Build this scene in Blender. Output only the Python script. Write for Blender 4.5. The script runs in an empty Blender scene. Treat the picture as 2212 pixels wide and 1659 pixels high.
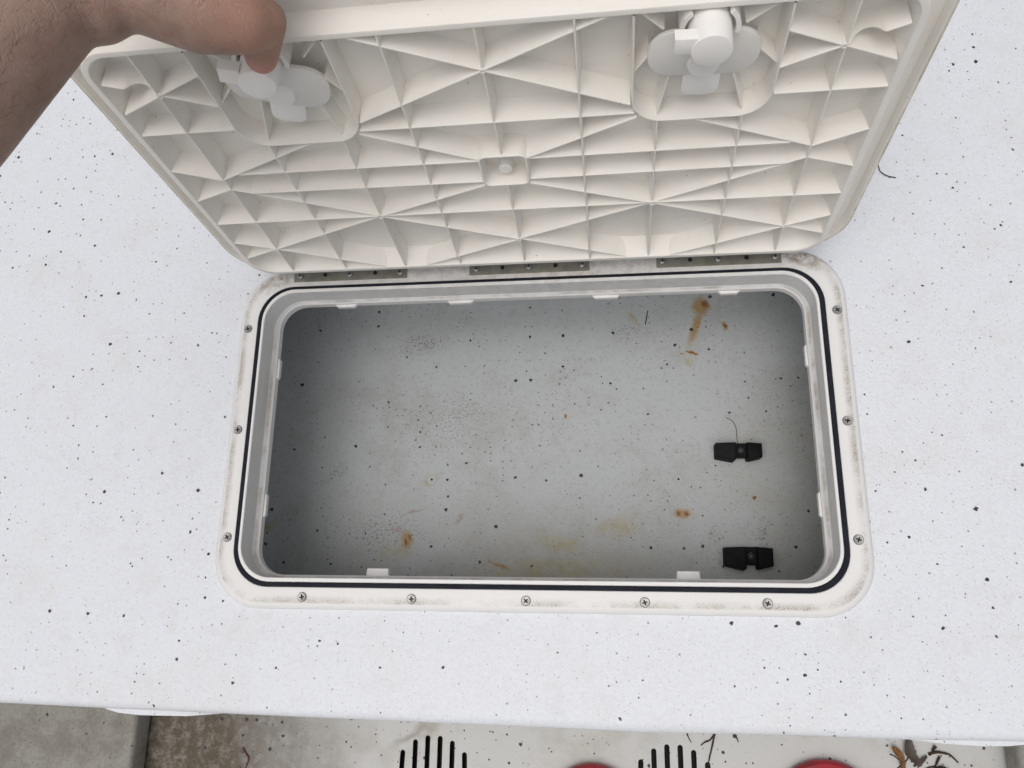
import bpy, bmesh, math, random
from mathutils import Vector, Matrix
R = math.radians
scene = bpy.context.scene
col = scene.collection

# ------------------------------------------------------------------ camera
CAM = Vector((0.08669566, -0.16989473, 0.76784571))
RM = [[0.99150624, 0.01341884, -0.12936503], [-0.02160915, -0.96384133, -0.26559918], [-0.1282514, 0.26613872, -0.95536473]]
cd = bpy.data.cameras.new("camera")
cam = bpy.data.objects.new("camera", cd)
col.objects.link(cam)
m = Matrix.Identity(4)
for i in range(3):
    m[i][0] = RM[0][i]; m[i][1] = -RM[1][i]; m[i][2] = -RM[2][i]; m[i][3] = CAM[i]
cam.matrix_world = m
cd.sensor_width = 36.0; cd.lens = 36.0 * 1671.74 / 2212.0
cd.clip_start = 0.02; cd.clip_end = 600
scene.camera = cam

# ------------------------------------------------------------------ light
world = bpy.data.worlds.new("World"); scene.world = world; world.use_nodes = True
wn = world.node_tree; bg = wn.nodes["Background"]
sky = wn.nodes.new("ShaderNodeTexSky"); sky.sky_type = 'NISHITA'; sky.sun_disc = False
SUN_EL, SUN_AZ = R(76), R(-160)          # azimuth measured clockwise from +y
sky.sun_elevation = SUN_EL; sky.sun_rotation = SUN_AZ
sky.air_density = 1.0; sky.dust_density = 6.0; sky.ozone_density = 1.0
hs = wn.nodes.new("ShaderNodeHueSaturation"); hs.inputs["Saturation"].default_value = 0.32      # thin overcast: pale sky
wn.links.new(sky.outputs[0], hs.inputs["Color"]); wn.links.new(hs.outputs[0], bg.inputs[0]); bg.inputs[1].default_value = 0.112
sd = bpy.data.lights.new("sun", 'SUN'); sd.energy = 0.66; sd.angle = R(65); sd.color = (1.0, 0.94, 0.86)
sun = bpy.data.objects.new("sun", sd); col.objects.link(sun)
sdir = Vector((math.sin(SUN_AZ) * math.cos(SUN_EL), math.cos(SUN_AZ) * math.cos(SUN_EL), math.sin(SUN_EL)))
sun.rotation_euler = sdir.to_track_quat('Z', 'Y').to_euler()
scene.view_settings.view_transform = 'Standard'; scene.view_settings.look = 'None'
scene.view_settings.gamma = 1.0; scene.view_settings.exposure = 0.0
scene.cycles.max_bounces = 10; scene.cycles.diffuse_bounces = 6

# ------------------------------------------------------------------ helpers
def tag(o, label=None, cat=None, group=None, kind=None):
    for k, v in (("label", label), ("category", cat), ("group", group), ("kind", kind)):
        if v: o[k] = v
    return o

def link(name, me, parent=None):
    o = bpy.data.objects.new(name, me); col.objects.link(o)
    if parent: o.parent = parent
    return o

def build(name, bm, mats, parent=None, smooth=35):
    bmesh.ops.recalc_face_normals(bm, faces=bm.faces[:])
    me = bpy.data.meshes.new(name); bm.to_mesh(me); bm.free()
    for mt in (mats if isinstance(mats, (list, tuple)) else [mats]): me.materials.append(mt)
    if smooth:
        me.shade_smooth(); me.set_sharp_from_angle(angle=R(smooth))
    return link(name, me, parent)

def empty(name, loc=(0, 0, 0), parent=None):
    o = bpy.data.objects.new(name, None); o.empty_display_size = 0.02; col.objects.link(o)
    o.location = loc
    if parent: o.parent = parent
    return o

def rr(a, y1, y0, r, n=9):
    """round rectangle, half width a, y from y0 to y1, counter-clockwise"""
    pts = []
    for cx, cy, s in ((a - r, y1 - r, 0), (-a + r, y1 - r, 90), (-a + r, y0 + r, 180), (a - r, y0 + r, 270)):
        for k in range(n + 1):
            t = R(s + 90.0 * k / n); pts.append((cx + r * math.cos(t), cy + r * math.sin(t)))
    return pts

def loft(bm, rings, closed=False, cap0=False, cap1=False, attr=None):
    """rings: list of lists of 3D points with equal counts, joined in order"""
    lay = bm.verts.layers.float.get('inset') or bm.verts.layers.float.new('inset')
    vs = []
    for k, ring in enumerate(rings):
        row = []
        for q in ring:
            v = bm.verts.new(q)
            if attr: v[lay] = attr[k]
            row.append(v)
        vs.append(row)
    n = len(vs[0]); K = len(vs)
    for k in range(K if closed else K - 1):
        A, B = vs[k], vs[(k + 1) % K]
        for i in range(n):
            j = (i + 1) % n
            bm.faces.new((A[i], A[j], B[j], B[i]))
    if cap0: bm.faces.new(vs[0][::-1])
    if cap1: bm.faces.new(vs[-1])
    return vs

def rr_rings(prof, n=9):
    """prof: (a, ytop, ybot, r, z)"""
    return [[(x, y, z) for x, y in rr(a, y1, y0, r, n)] for a, y1, y0, r, z in prof]

def lathe(bm, prof, c=(0, 0, 0), n=24, cap0=True, cap1=True, M=None):
    rings = []
    for r, z in prof:
        ring = [Vector((r * math.cos(2 * math.pi * i / n), r * math.sin(2 * math.pi * i / n), z)) for i in range(n)]
        if M: ring = [M @ q for q in ring]
        rings.append([q + Vector(c) for q in ring])
    loft(bm, rings, cap0=cap0, cap1=cap1)

def prism(bm, pts, z0, z1, bev=0.0):
    """solid of an outline with bevelled top edge; inset towards the centroid"""
    cx = sum(p[0] for p in pts) / len(pts); cy = sum(p[1] for p in pts) / len(pts)
    def ins(d):
        out = []
        for x, y in pts:
            L = math.hypot(x - cx, y - cy) or 1
            out.append((x - (x - cx) / L * d, y - (y - cy) / L * d))
        return out
    rings = [[(x, y, z0) for x, y in pts], [(x, y, z1 - bev) for x, y in pts]]
    if bev:
        rings.append([(x, y, z1 - bev * 0.3) for x, y in ins(bev * 0.3)])
        rings.append([(x, y, z1) for x, y in ins(bev)])
    loft(bm, rings, cap0=True, cap1=True)

def box(bm, x0, x1, y0, y1, z0, z1, bev=0.0):
    prism(bm, rr(0.5 * (x1 - x0), 0.5 * (y1 - y0), -0.5 * (y1 - y0), max(bev, 1e-5) * 1.5, 3) if False else
          [(x0, y0), (x1, y0), (x1, y1), (x0, y1)], z0, z1, bev)

def tube(bm, pts, rads, n=6):
    pts = [Vector(p) for p in pts]; rings = []
    for i, p in enumerate(pts):
        d = (pts[min(i + 1, len(pts) - 1)] - pts[max(i - 1, 0)]).normalized()
        a = d.orthogonal().normalized() if i == 0 else (a - d * a.dot(d)).normalized()
        b = d.cross(a); r = rads[i] if isinstance(rads, (list, tuple)) else rads
        rings.append([p + (a * math.cos(2 * math.pi * k / n) + b * math.sin(2 * math.pi * k / n)) * r for k in range(n)])
    loft(bm, rings, cap0=True, cap1=True)

def smooth_path(pts, n=5):
    pts = [Vector(p) for p in pts]; out = []
    for i in range(len(pts) - 1):
        p0, p1, p2, p3 = pts[max(i - 1, 0)], pts[i], pts[i + 1], pts[min(i + 2, len(pts) - 1)]
        for k in range(n):
            t = k / n
            out.append(0.5 * ((2 * p1) + (p2 - p0) * t + (2 * p0 - 5 * p1 + 4 * p2 - p3) * t * t + (3 * p1 - p0 - 3 * p2 + p3) * t ** 3))
    out.append(pts[-1]); return out

# ------------------------------------------------------------------ materials
class Mat:
    def __init__(s, name, rough=0.5, spec=0.5, metal=0.0):
        s.m = bpy.data.materials.new(name); s.m.use_nodes = True
        s.t = s.m.node_tree; s.b = s.t.nodes["Principled BSDF"]
        s.b.inputs["Roughness"].default_value = rough; s.b.inputs["Specular IOR Level"].default_value = spec
        s.b.inputs["Metallic"].default_value = metal
        s.co = s.n("ShaderNodeTexCoord").outputs["Object"]
    def n(s, typ, **kw):
        nd = s.t.nodes.new(typ)
        for k, v in kw.items(): setattr(nd, k, v)
        return nd
    def put(s, sock, v):
        if hasattr(v, "links"): s.t.links.new(v, sock)
        elif isinstance(v, (tuple, list)) and len(v) == 3 and sock.type == 'RGBA': sock.default_value = (*v, 1)
        else: sock.default_value = v
    def math(s, op, a, b=0.0, clamp=False):
        nd = s.n("ShaderNodeMath", operation=op, use_clamp=clamp); s.put(nd.inputs[0], a); s.put(nd.inputs[1], b); return nd.outputs[0]
    def ramp(s, v, lo, hi, a=0.0, b=1.0):
        nd = s.n("ShaderNodeMapRange", interpolation_type='SMOOTHSTEP')
        for i, q in enumerate((v, lo, hi, a, b)): s.put(nd.inputs[i], q)
        return nd.outputs[0]
    def noise(s, scale, detail=3.0, rough=0.55, co=None, dist=0.0):
        nd = s.n("ShaderNodeTexNoise"); s.put(nd.inputs["Vector"], co or s.co)
        nd.inputs["Scale"].default_value = scale; nd.inputs["Detail"].default_value = detail
        nd.inputs["Roughness"].default_value = rough; nd.inputs["Distortion"].default_value = dist
        return nd.outputs["Fac"]
    def stretch(s, sc, rot=(0, 0, 0)):
        nd = s.n("ShaderNodeMapping"); s.put(nd.inputs[0], s.co); nd.inputs["Scale"].default_value = sc; nd.inputs["Rotation"].default_value = rot
        return nd.outputs[0]
    def warp(s, amt, scale):
        nd = s.n("ShaderNodeTexNoise"); s.put(nd.inputs["Vector"], s.co); nd.inputs["Scale"].default_value = scale; nd.inputs["Detail"].default_value = 2
        v = s.n("ShaderNodeVectorMath", operation='MULTIPLY_ADD')
        s.put(v.inputs[0], nd.outputs["Color"]); v.inputs[1].default_value = (amt, amt, amt)
        s.put(v.inputs[2], s.co)
        w = s.n("ShaderNodeVectorMath", operation='SUBTRACT'); s.put(w.inputs[0], v.outputs[0]); w.inputs[1].default_value = (amt / 2,) * 3
        return w.outputs[0]
    def mix(s, f, a, b):
        nd = s.n("ShaderNodeMix", data_type='RGBA'); s.put(nd.inputs[0], f); s.put(nd.inputs[6], a); s.put(nd.inputs[7], b); return nd.outputs[2]
    def attr(s, name):
        return s.n("ShaderNodeAttribute", attribute_name=name).outputs["Fac"]
    def flecks(s, cell, dens, rmin, rmax, co, thick=1.0):
        """irregular paint flecks: dots in some Voronoi cells, radius by cell"""
        nd = s.n("ShaderNodeTexVoronoi", voronoi_dimensions='2D'); s.put(nd.inputs["Vector"], co); nd.inputs["Scale"].default_value = 1.0 / cell
        sp = s.n("ShaderNodeSeparateColor"); s.put(sp.inputs[0], nd.outputs["Color"])
        on = s.math('LESS_THAN', sp.outputs[0], dens)
        q = s.math('POWER', sp.outputs[1], 2.0)
        r = s.math('MULTIPLY_ADD', q, (rmax - rmin) / cell); s.t.nodes[-1].inputs[2].default_value = rmin / cell
        k = s.ramp(s.math('DIVIDE', nd.outputs["Distance"], r), 1.15, 0.75)
        return s.math('MULTIPLY', s.math('MULTIPLY', k, on), thick)
    def blob(s, co, c, sx, sy, rot=0.0, soft=0.3):
        nd = s.n("ShaderNodeMapping", vector_type='TEXTURE'); s.put(nd.inputs[0], co)
        nd.inputs["Location"].default_value = c; nd.inputs["Rotation"].default_value = (0, 0, R(rot)); nd.inputs["Scale"].default_value = (sx, sy, 1)
        L = s.n("ShaderNodeVectorMath", operation='LENGTH'); s.put(L.inputs[0], nd.outputs[0])
        return s.ramp(L.outputs["Value"], 1.0, soft)
    def color(s, v): s.put(s.b.inputs["Base Color"], v)
    def bump(s, h, strength=0.3, dist=0.001):
        nd = s.n("ShaderNodeBump"); nd.inputs["Strength"].default_value = strength; nd.inputs["Distance"].default_value = dist
        s.put(nd.inputs["Height"], h); s.put(s.b.inputs["Normal"], nd.outputs[0])

def mx(M, *a):
    o = a[0]
    for b in a[1:]: o = M.math('MAXIMUM', o, b)
    return o

BLACK = (0.018, 0.018, 0.03)
def deck_mat():
    M = Mat("speckled_gelcoat", 0.42, 0.45)
    w = M.warp(0.0032, 420); w2 = M.warp(0.0008, 1500)
    clus = M.ramp(M.noise(5.0, 2.0), 0.42, 0.62)
    big = M.math('MULTIPLY', M.flecks(0.021, 0.22, 0.0006, 0.0021, w), 1.0)
    mid = M.flecks(0.0095, 0.25, 0.00035, 0.0012, w2)
    fine = M.flecks(0.0038, 0.25, 0.0002, 0.00055, w2, 0.5)
    fl = mx(M, big, M.math('MULTIPLY', mid, M.math('MULTIPLY_ADD', clus, 0.6, ) if False else M.ramp(clus, 0, 1, 0.55, 1.0)), fine)
    stain = M.ramp(M.noise(9.0, 5.0, 0.65), 0.50, 0.78, 0, 0.42)
    c = M.mix(stain, (0.715, 0.74, 0.785), (0.63, 0.625, 0.595))
    c = M.mix(M.ramp(M.noise(260, 3, 0.7), 0.38, 0.68, 0, 0.17), c, (0.48, 0.48, 0.50))
    c = M.mix(M.ramp(M.noise(45, 4, 0.7), 0.5, 0.75, 0, 0.16), c, (0.50, 0.49, 0.46))
    c = M.mix(fl, c, BLACK); M.color(c)
    M.bump(M.noise(360, 3, 0.65), 0.6, 0.001)
    return M.m

def bin_mat():
    M = Mat("stained_bin_gelcoat", 0.45, 0.4)
    w = M.warp(0.0036, 380); w2 = M.warp(0.0008, 1500)
    big = M.flecks(0.021, 0.27, 0.0006, 0.0024, w)
    mid = M.flecks(0.0090, 0.33, 0.00035, 0.0012, w2)
    fine = M.flecks(0.0036, 0.38, 0.0002, 0.00058, w2, 0.6)
    clus = M.ramp(M.noise(5.0, 2.0), 0.40, 0.62, 0.35, 1.0)
    fl = mx(M, big, M.math('MULTIPLY', mid, clus), fine)
    c = (0.44, 0.466, 0.48)
    grime = M.ramp(M.noise(9.0, 9.0, 0.8), 0.46, 0.70, 0, 0.6)
    front = mx(M, M.blob(M.warp(0.10, 9), (0.0, -0.20, -0.2), 0.50, 0.20, 0, 0.1), M.blob(M.warp(0.10, 7), (0.36, -0.06, -0.2), 0.20, 0.30, 0, 0.1))  # floor darkened at front and right: some grime, the rest painted-in shade
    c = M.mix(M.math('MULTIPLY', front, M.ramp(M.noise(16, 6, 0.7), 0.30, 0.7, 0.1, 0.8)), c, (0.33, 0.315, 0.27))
    c = M.mix(grime, c, (0.33, 0.335, 0.32))
    c = M.mix(M.ramp(M.noise(140, 4, 0.75), 0.52, 0.72, 0, 0.35), c, (0.24, 0.23, 0.21))
    sp = M.math('MULTIPLY', M.ramp(M.noise(240, 2, 0.6), 0.60, 0.72), M.ramp(M.noise(10, 4, 0.7), 0.40, 0.66, 0, 0.8))
    c = M.mix(sp, c, (0.17, 0.14, 0.10))
    wr = M.warp(0.009, 110); wq = M.warp(0.03, 50)
    scuff = mx(M, M.blob(wq, (-0.163, 0.160, -0.2), 0.055, 0.022, 12, 0.0), M.blob(wq, (-0.12, 0.05, -0.2), 0.10, 0.07, 30, -0.6), M.blob(wq, (-0.20, -0.09, -0.2), 0.09, 0.05, 10, -0.5), M.blob(wq, (-0.28, -0.02, -0.2), 0.05, 0.010, 35, 0.0), M.blob(wq, (0.105, 0.165, -0.2), 0.03, 0.012, 0, 0.0), M.blob(wq, (0.205, -0.095, -0.2), 0.012, 0.02, 10, 0.0), M.blob(wq, (0.262, -0.09, -0.2), 0.008, 0.03, 0, 0.0))
    c = M.mix(M.math('MULTIPLY', scuff, M.ramp(M.noise(330, 4, 0.75), 0.50, 0.64)), c, (0.06, 0.05, 0.04))
    tan = mx(M, M.blob(wq, (-0.1458, -0.0252, -0.2), 0.014, 0.012, 0, 0.2), M.blob(wq, (-0.362, -0.085, -0.2), 0.03, 0.012, 0, 0.1), M.blob(wq, (0.02, -0.105, -0.2), 0.05, 0.02, -15, 0.0), M.blob(wq, (-0.19, -0.115, -0.2), 0.03, 0.018, 20, 0.0), M.blob(wq, (0.115, 0.185, -0.2), 0.018, 0.006, -50, 0.1), M.blob(wq, (0.09, -0.085, -0.2), 0.04, 0.02, 10, 0.0), M.blob(wq, (0.01, -0.14, -0.2), 0.16, 0.03, 4, 0.0), M.blob(wq, (0.185, 0.125, -0.2), 0.016, 0.007, -40, 0.1))
    c = M.mix(M.math('MULTIPLY', tan, M.ramp(M.noise(60, 4, 0.7), 0.3, 0.65, 0.15, 0.75)), c, (0.36, 0.30, 0.13))
    pink = mx(M, M.blob(wq, (-0.165, -0.066, -0.2), 0.022, 0.004, 18, 0.0), M.blob(wq, (-0.185, -0.085, -0.2), 0.018, 0.004, -10, 0.0), M.blob(wq, (-0.11, -0.075, -0.2), 0.014, 0.004, 50, 0.0))
    c = M.mix(M.math('MULTIPLY', pink, 0.5), c, (0.30, 0.17, 0.14))
    Zf = -0.2
    ochre = mx(M, M.blob(wr, (0.2030, 0.1985, Zf), 0.016, 0.016, 0, 0.4), M.blob(wr, (0.1955, 0.172, Zf), 0.0085, 0.042, -20, 0.15),
               M.blob(wr, (0.1695, 0.2195, Zf), 0.009, 0.008), M.blob(wr, (0.2322, 0.1706, Zf), 0.005, 0.009, 10), M.blob(wr, (0.1893, 0.1361, Zf), 0.012, 0.004, -10),
               M.blob(wr, (0.176, 0.1345, Zf), 0.004, 0.003), M.blob(wr, (-0.1737, -0.1007, Zf), 0.011, 0.015), M.blob(wr, (0.1685, -0.0688, Zf), 0.016, 0.009),
               M.blob(wr, (-0.055, -0.1321, Zf), 0.02, 0.003, -22), M.blob(wr, (0.0268, 0.0554, Zf), 0.003, 0.004), M.blob(wr, (0.2544, -0.0506, Zf), 0.003, 0.004))
    c = M.mix(M.math('MULTIPLY', ochre, 0.8), c, (0.34, 0.195, 0.025))
    rust = mx(M, M.blob(wr, (0.2085, 0.2015, Zf), 0.0062, 0.0075, 20), M.blob(wr, (0.1893, 0.1361, Zf), 0.009, 0.0025, -10), M.blob(wr, (0.1695, 0.221, Zf), 0.004, 0.004),
              M.blob(wr, (-0.176, -0.104, Zf), 0.003, 0.005, 20), M.blob(wr, (-0.170, -0.098, Zf), 0.003, 0.004), M.blob(wr, (0.2322, 0.1706, Zf), 0.003, 0.005),
              M.blob(wr, (0.1725, -0.0688, Zf), 0.004, 0.005), M.blob(wr, (0.1635, -0.069, Zf), 0.004, 0.005), M.blob(wr, (0.0268, 0.0554, Zf), 0.002, 0.003), M.blob(wr, (0.2544, -0.0506, Zf), 0.002, 0.003))
    c = M.mix(M.math('MULTIPLY', rust, 0.85), c, (0.20, 0.055, 0.006))
    c = M.mix(fl, c, (0.014, 0.014, 0.022)); M.color(c)
    M.bump(M.noise(300, 2, 0.6), 0.25, 0.0008)
    return M.m

def floor_mat():
    M = Mat("dirty_cockpit_gelcoat", 0.55, 0.35)
    w = M.warp(0.003, 400); w2 = M.warp(0.0008, 1500)
    fl = mx(M, M.flecks(0.017, 0.3, 0.0006, 0.0026, w), M.flecks(0.008, 0.25, 0.0003, 0.0012, w2))
    left = M.blob(M.warp(0.14, 14), (-0.56, -0.36, -0.25), 0.40, 0.4, 0, 0.30)
    mott = M.ramp(M.noise(85, 8, 0.85), 0.32, 0.60)
    c = M.mix(M.ramp(M.noise(13, 5, 0.7), 0.48, 0.75, 0, 0.6), (0.50, 0.50, 0.485), (0.36, 0.34, 0.285))
    dirt = M.math('MULTIPLY', left, M.math('MULTIPLY', M.ramp(mott, 0, 1, 0.70, 1.0), 1.0))
    c = M.mix(dirt, c, (0.075, 0.057, 0.033))
    st = M.blob(M.warp(0.03, 45), (-0.168, -0.337, -0.25), 0.05, 0.011, 28, 0.0)
    c = M.mix(M.math('MULTIPLY', st, 0.6), c, (0.20, 0.16, 0.11))
    c = M.mix(fl, c, (0.03, 0.027, 0.03)); M.color(c)
    M.bump(M.noise(300, 3, 0.6), 0.3, 0.0008)
    return M.m

def frame_mat():
    M = Mat("white_frame_plastic", 0.38, 0.5)
    ins = M.attr('inset')
    edge = M.math('MULTIPLY', M.ramp(ins, 0.0050, 0.0072), M.ramp(ins, 0.0150, 0.0074))
    spk = M.math('MULTIPLY_ADD', M.math('MULTIPLY', M.ramp(M.noise(900, 2, 0.6), 0.42, 0.62), M.ramp(M.noise(75, 5, 0.75), 0.36, 0.62, 0.25, 1.0)), 0.8); M.t.nodes[-1].inputs[2].default_value = 0.25
    patch = M.ramp(M.noise(11, 5, 0.75), 0.34, 0.62, 0.06, 1.0)
    back = M.blob(M.warp(0.03, 30), (0, 0.2, 0), 0.5, 0.075, 0, 0.15)
    cor = mx(M, M.blob(M.warp(0.02, 60), (0.285, 0.176, 0), 0.045, 0.022, -25, 0.1), M.blob(M.warp(0.02, 60), (-0.285, 0.172, 0), 0.04, 0.018, 25, 0.1))
    ledge = M.math('MULTIPLY', M.ramp(ins, 0.0310, 0.0325), M.ramp(ins, 0.0362, 0.0335))
    z = M.n("ShaderNodeSeparateXYZ"); M.put(z.inputs[0], M.co)
    low = M.ramp(z.outputs[2], -0.008, -0.016)
    f = mx(M, M.math('MULTIPLY', M.math('MULTIPLY', edge, spk), M.math('MULTIPLY', patch, 1.0)),
           M.math('MULTIPLY', back, M.ramp(M.noise(90, 4, 0.7), 0.35, 0.7, 0.15, 0.6)),
           M.math('MULTIPLY', cor, M.ramp(M.noise(120, 4, 0.7), 0.35, 0.62, 0.2, 0.9)),
           M.math('MULTIPLY', M.math('MULTIPLY', ledge, low), M.ramp(M.noise(28, 4, 0.7), 0.40, 0.66, 0.05, 0.55)))
    c = M.mix(M.ramp(M.noise(20, 4), 0.4, 0.8, 0, 0.15), (0.745, 0.74, 0.73), (0.66, 0.645, 0.61))
    c = M.mix(f, c, (0.20, 0.145, 0.09)); M.color(c)
    M.b.inputs["Roughness"].default_value = 0.4
    M.bump(M.noise(250, 2), 0.08, 0.0005)
    return M.m

def lid_mat(rim=True):
    M = Mat("cream_moulded_plastic", 0.45, 0.4)
    ins = M.attr('inset')
    edge = M.ramp(ins, 0.004, 0.0005)
    nz = M.ramp(M.noise(14, 5, 0.65), 0.45, 0.75, 0, 0.35)
    c = M.mix(nz, (0.815, 0.79, 0.745), (0.73, 0.69, 0.62))
    st = M.ramp(M.noise(30, 3, 0.6, M.stretch((1.0, 6.0, 1.0))), 0.52, 0.75, 0, 0.22)
    c = M.mix(st, c, (0.72, 0.68, 0.60))
    sp = M.ramp(M.noise(210, 2, 0.5), 0.765, 0.785, 0, 0.7)
    c = M.mix(sp, c, (0.16, 0.14, 0.11))
    if rim: c = M.mix(M.math('MULTIPLY', edge, M.ramp(M.noise(35, 4, 0.7), 0.3, 0.7, 0.25, 0.85)), c, (0.36, 0.29, 0.17))
    M.color(c); M.bump(M.noise(120, 3), 0.06, 0.001)
    M.b.inputs["Subsurface Weight"].default_value = 0.35; M.b.inputs["Subsurface Radius"].default_value = (0.010, 0.009, 0.007)
    return M.m

def plain(name, c, rough=0.5, spec=0.5, metal=0.0, var=None, vs=40, bump=None, fleck=False):
    M = Mat(name, rough, spec, metal)
    cc = M.mix(M.ramp(M.noise(vs, 4, 0.6), 0.35, 0.7), c, var) if var else c
    if fleck:
        cc = M.mix(M.ramp(M.noise(240, 3, 0.7), 0.40, 0.70, 0, 0.3), cc, (0.12, 0.11, 0.09))
        cc = M.mix(mx(M, M.flecks(0.02, 0.25, 0.0006, 0.0022, M.warp(0.005, 300)), M.flecks(0.008, 0.25, 0.0003, 0.001, M.co, 0.8)), cc, (0.03, 0.028, 0.028))
    M.color(cc)
    if bump: M.bump(M.noise(bump[0], 3), bump[1], 0.001)
    return M.m

def skin_mat():
    M = Mat("skin", 0.55, 0.35)
    c = M.mix(M.ramp(M.noise(26, 4, 0.65), 0.35, 0.7), (0.330, 0.222, 0.180), (0.250, 0.163, 0.130))
    c = M.mix(M.ramp(M.noise(150, 3, 0.6), 0.5, 0.75, 0, 0.35), c, (0.27, 0.125, 0.095))
    kn = M.blob(M.warp(0.01, 60), (-0.122, 0.165, 0.40), 0.040, 0.06, 0, 0.1)
    c = M.mix(M.math('MULTIPLY', kn, 0.55), c, (0.43, 0.225, 0.155))
    pad = M.blob(M.co, (-0.142, 0.172, 0.351), 0.019, 0.025, 0, 0.35)
    z = M.n("ShaderNodeSeparateXYZ"); M.put(z.inputs[0], M.co)
    c = M.mix(M.math('MULTIPLY', pad, M.ramp(z.outputs[2], 0.372, 0.355, 0, 0.85)), c, (0.52, 0.235, 0.195))
    M.color(c)
    # creases across the thumb base and fine skin grain
    ax = Vector((-0.25, 0.3, 0.92)).normalized()
    wv = M.n("ShaderNodeTexNoise"); M.put(wv.inputs["Vector"], M.stretch((130, 60, 22), (0.3, 0.15, 0.5))); wv.inputs["Scale"].default_value = 1.0; wv.inputs["Detail"].default_value = 3
    cre = M.ramp(M.math('ABSOLUTE', M.math('SUBTRACT', wv.outputs["Fac"], 0.5)), 0.0, 0.035)
    wv2 = M.n("ShaderNodeTexWave", wave_type='BANDS', bands_direction='Z'); M.put(wv2.inputs["Vector"], M.warp(0.006, 90)); wv2.inputs["Scale"].default_value = 95; wv2.inputs["Distortion"].default_value = 1.5
    cre = M.math('ADD', cre, M.math('MULTIPLY', M.math('MULTIPLY', pad, M.ramp(wv2.outputs["Fac"], 0.0, 0.45)), 2.2))
    h = M.math('ADD', M.math('MULTIPLY', cre, 0.7), M.math('ADD', M.noise(900, 2), M.math('MULTIPLY', M.noise(90, 4), 0.8)))
    M.bump(h, 0.30, 0.0012)
    M.b.inputs["Subsurface Weight"].default_value = 0.12; M.b.inputs["Subsurface Radius"].default_value = (0.006, 0.002, 0.001)
    return M.m

def red_mat():
    M = Mat("red_plastic", 0.35, 0.5)
    M.color(M.mix(M.ramp(M.noise(40, 4), 0.4, 0.75), (0.34, 0.010, 0.022), (0.20, 0.008, 0.015))); return M.m

MD, MB, MF, MFR, MLID = deck_mat(), bin_mat(), floor_mat(), frame_mat(), lid_mat()
MRIB = lid_mat(False)
MGAS = plain("black_rubber", (0.010, 0.011, 0.018), 0.75, 0.2, var=(0.016, 0.018, 0.026))
MSTEEL = plain("stainless_steel", (0.40, 0.40, 0.39), 0.45, 0.5, 0.85, var=(0.26, 0.255, 0.245), vs=300)
MHINGE = plain("dull_steel", (0.31, 0.305, 0.26), 0.5, 0.5, 0.5, var=(0.22, 0.215, 0.175), vs=60)
MDARK = plain("screw_recess", (0.02, 0.02, 0.022), 0.7, 0.2)
MLATCH = plain("white_latch_plastic", (0.86, 0.845, 0.82), 0.4, 0.5, var=(0.81, 0.79, 0.755), vs=25)
MCLIP = plain("black_clip_plastic", (0.006, 0.006, 0.007), 0.65, 0.15, var=(0.010, 0.010, 0.011), vs=90)
MPLATE = plain("latch_backing_plastic", (0.76, 0.745, 0.715), 0.5, 0.4, var=(0.71, 0.69, 0.65), vs=25)
MSKIN, MRED = skin_mat(), red_mat()
MHAIR = plain("dark_hair", (0.03, 0.025, 0.025), 0.5)
MTWIG = plain("twig_bark", (0.06, 0.038, 0.022), 0.8, 0.2, var=(0.03, 0.02, 0.014), vs=300)
MLEAF = plain("dead_leaf", (0.19, 0.085, 0.022), 0.6, 0.3, var=(0.085, 0.04, 0.014), vs=160)
MBOX = plain("grey_gelcoat", (0.27, 0.26, 0.235), 0.55, 0.4, var=(0.185, 0.172, 0.145), vs=30, bump=(300, 0.3), fleck=True)
MWALL = plain("dimmed_bin_wall", (0.20, 0.20, 0.185), 0.7, 0.3, var=(0.13, 0.13, 0.115), vs=12)  # bin walls coloured dark to cut the light bouncing onto the floor
MPLUG = plain("bin_plug_plastic", (0.43, 0.45, 0.445), 0.5, 0.4)

# ------------------------------------------------------------------ setting: deck, cockpit floor, ground
DZ = -0.008
FRONT = [(-1.3, -0.279), (-0.85, -0.280), (-0.535, -0.2822), (-0.40, -0.2840), (-0.24, -0.2854), (0.0, -0.2872), (0.11, -0.2885), (0.22, -0.2868), (0.33, -0.2868), (0.43, -0.2850), (0.85, -0.2835), (1.3, -0.283)]
def fill_plane(bm, loops, z):
    edges = []
    for lp in loops:
        vs = [bm.verts.new((x, y, z)) for x, y in lp]
        edges += [bm.edges.new((vs[i], vs[(i + 1) % len(vs)])) for i in range(len(vs))]
    bmesh.ops.triangle_fill(bm, edges=edges, use_beauty=True)

bm = bmesh.new()
rad = 0.011
fr_in = [(x, y + rad) for x, y in FRONT]
fill_plane(bm, [fr_in + [(1.3, 1.5), (-1.3, 1.5)], rr(0.306, 0.166, -0.166, 0.04)], DZ)
prev = None
steps = [(rad - rad * math.sin(R(t)), -rad + rad * math.cos(R(t))) for t in range(0, 91, 15)] + [(0.001, -0.035), (0.006, -0.038), (0.03, -0.04), (0.03, -0.30)]
for oy, oz in steps:
    row = [bm.verts.new((x, y + oy, DZ + oz)) for x, y in FRONT]
    if prev:
        for i in range(len(row) - 1): bm.faces.new((prev[i], prev[i + 1], row[i + 1], row[i]))
    prev = row
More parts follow.
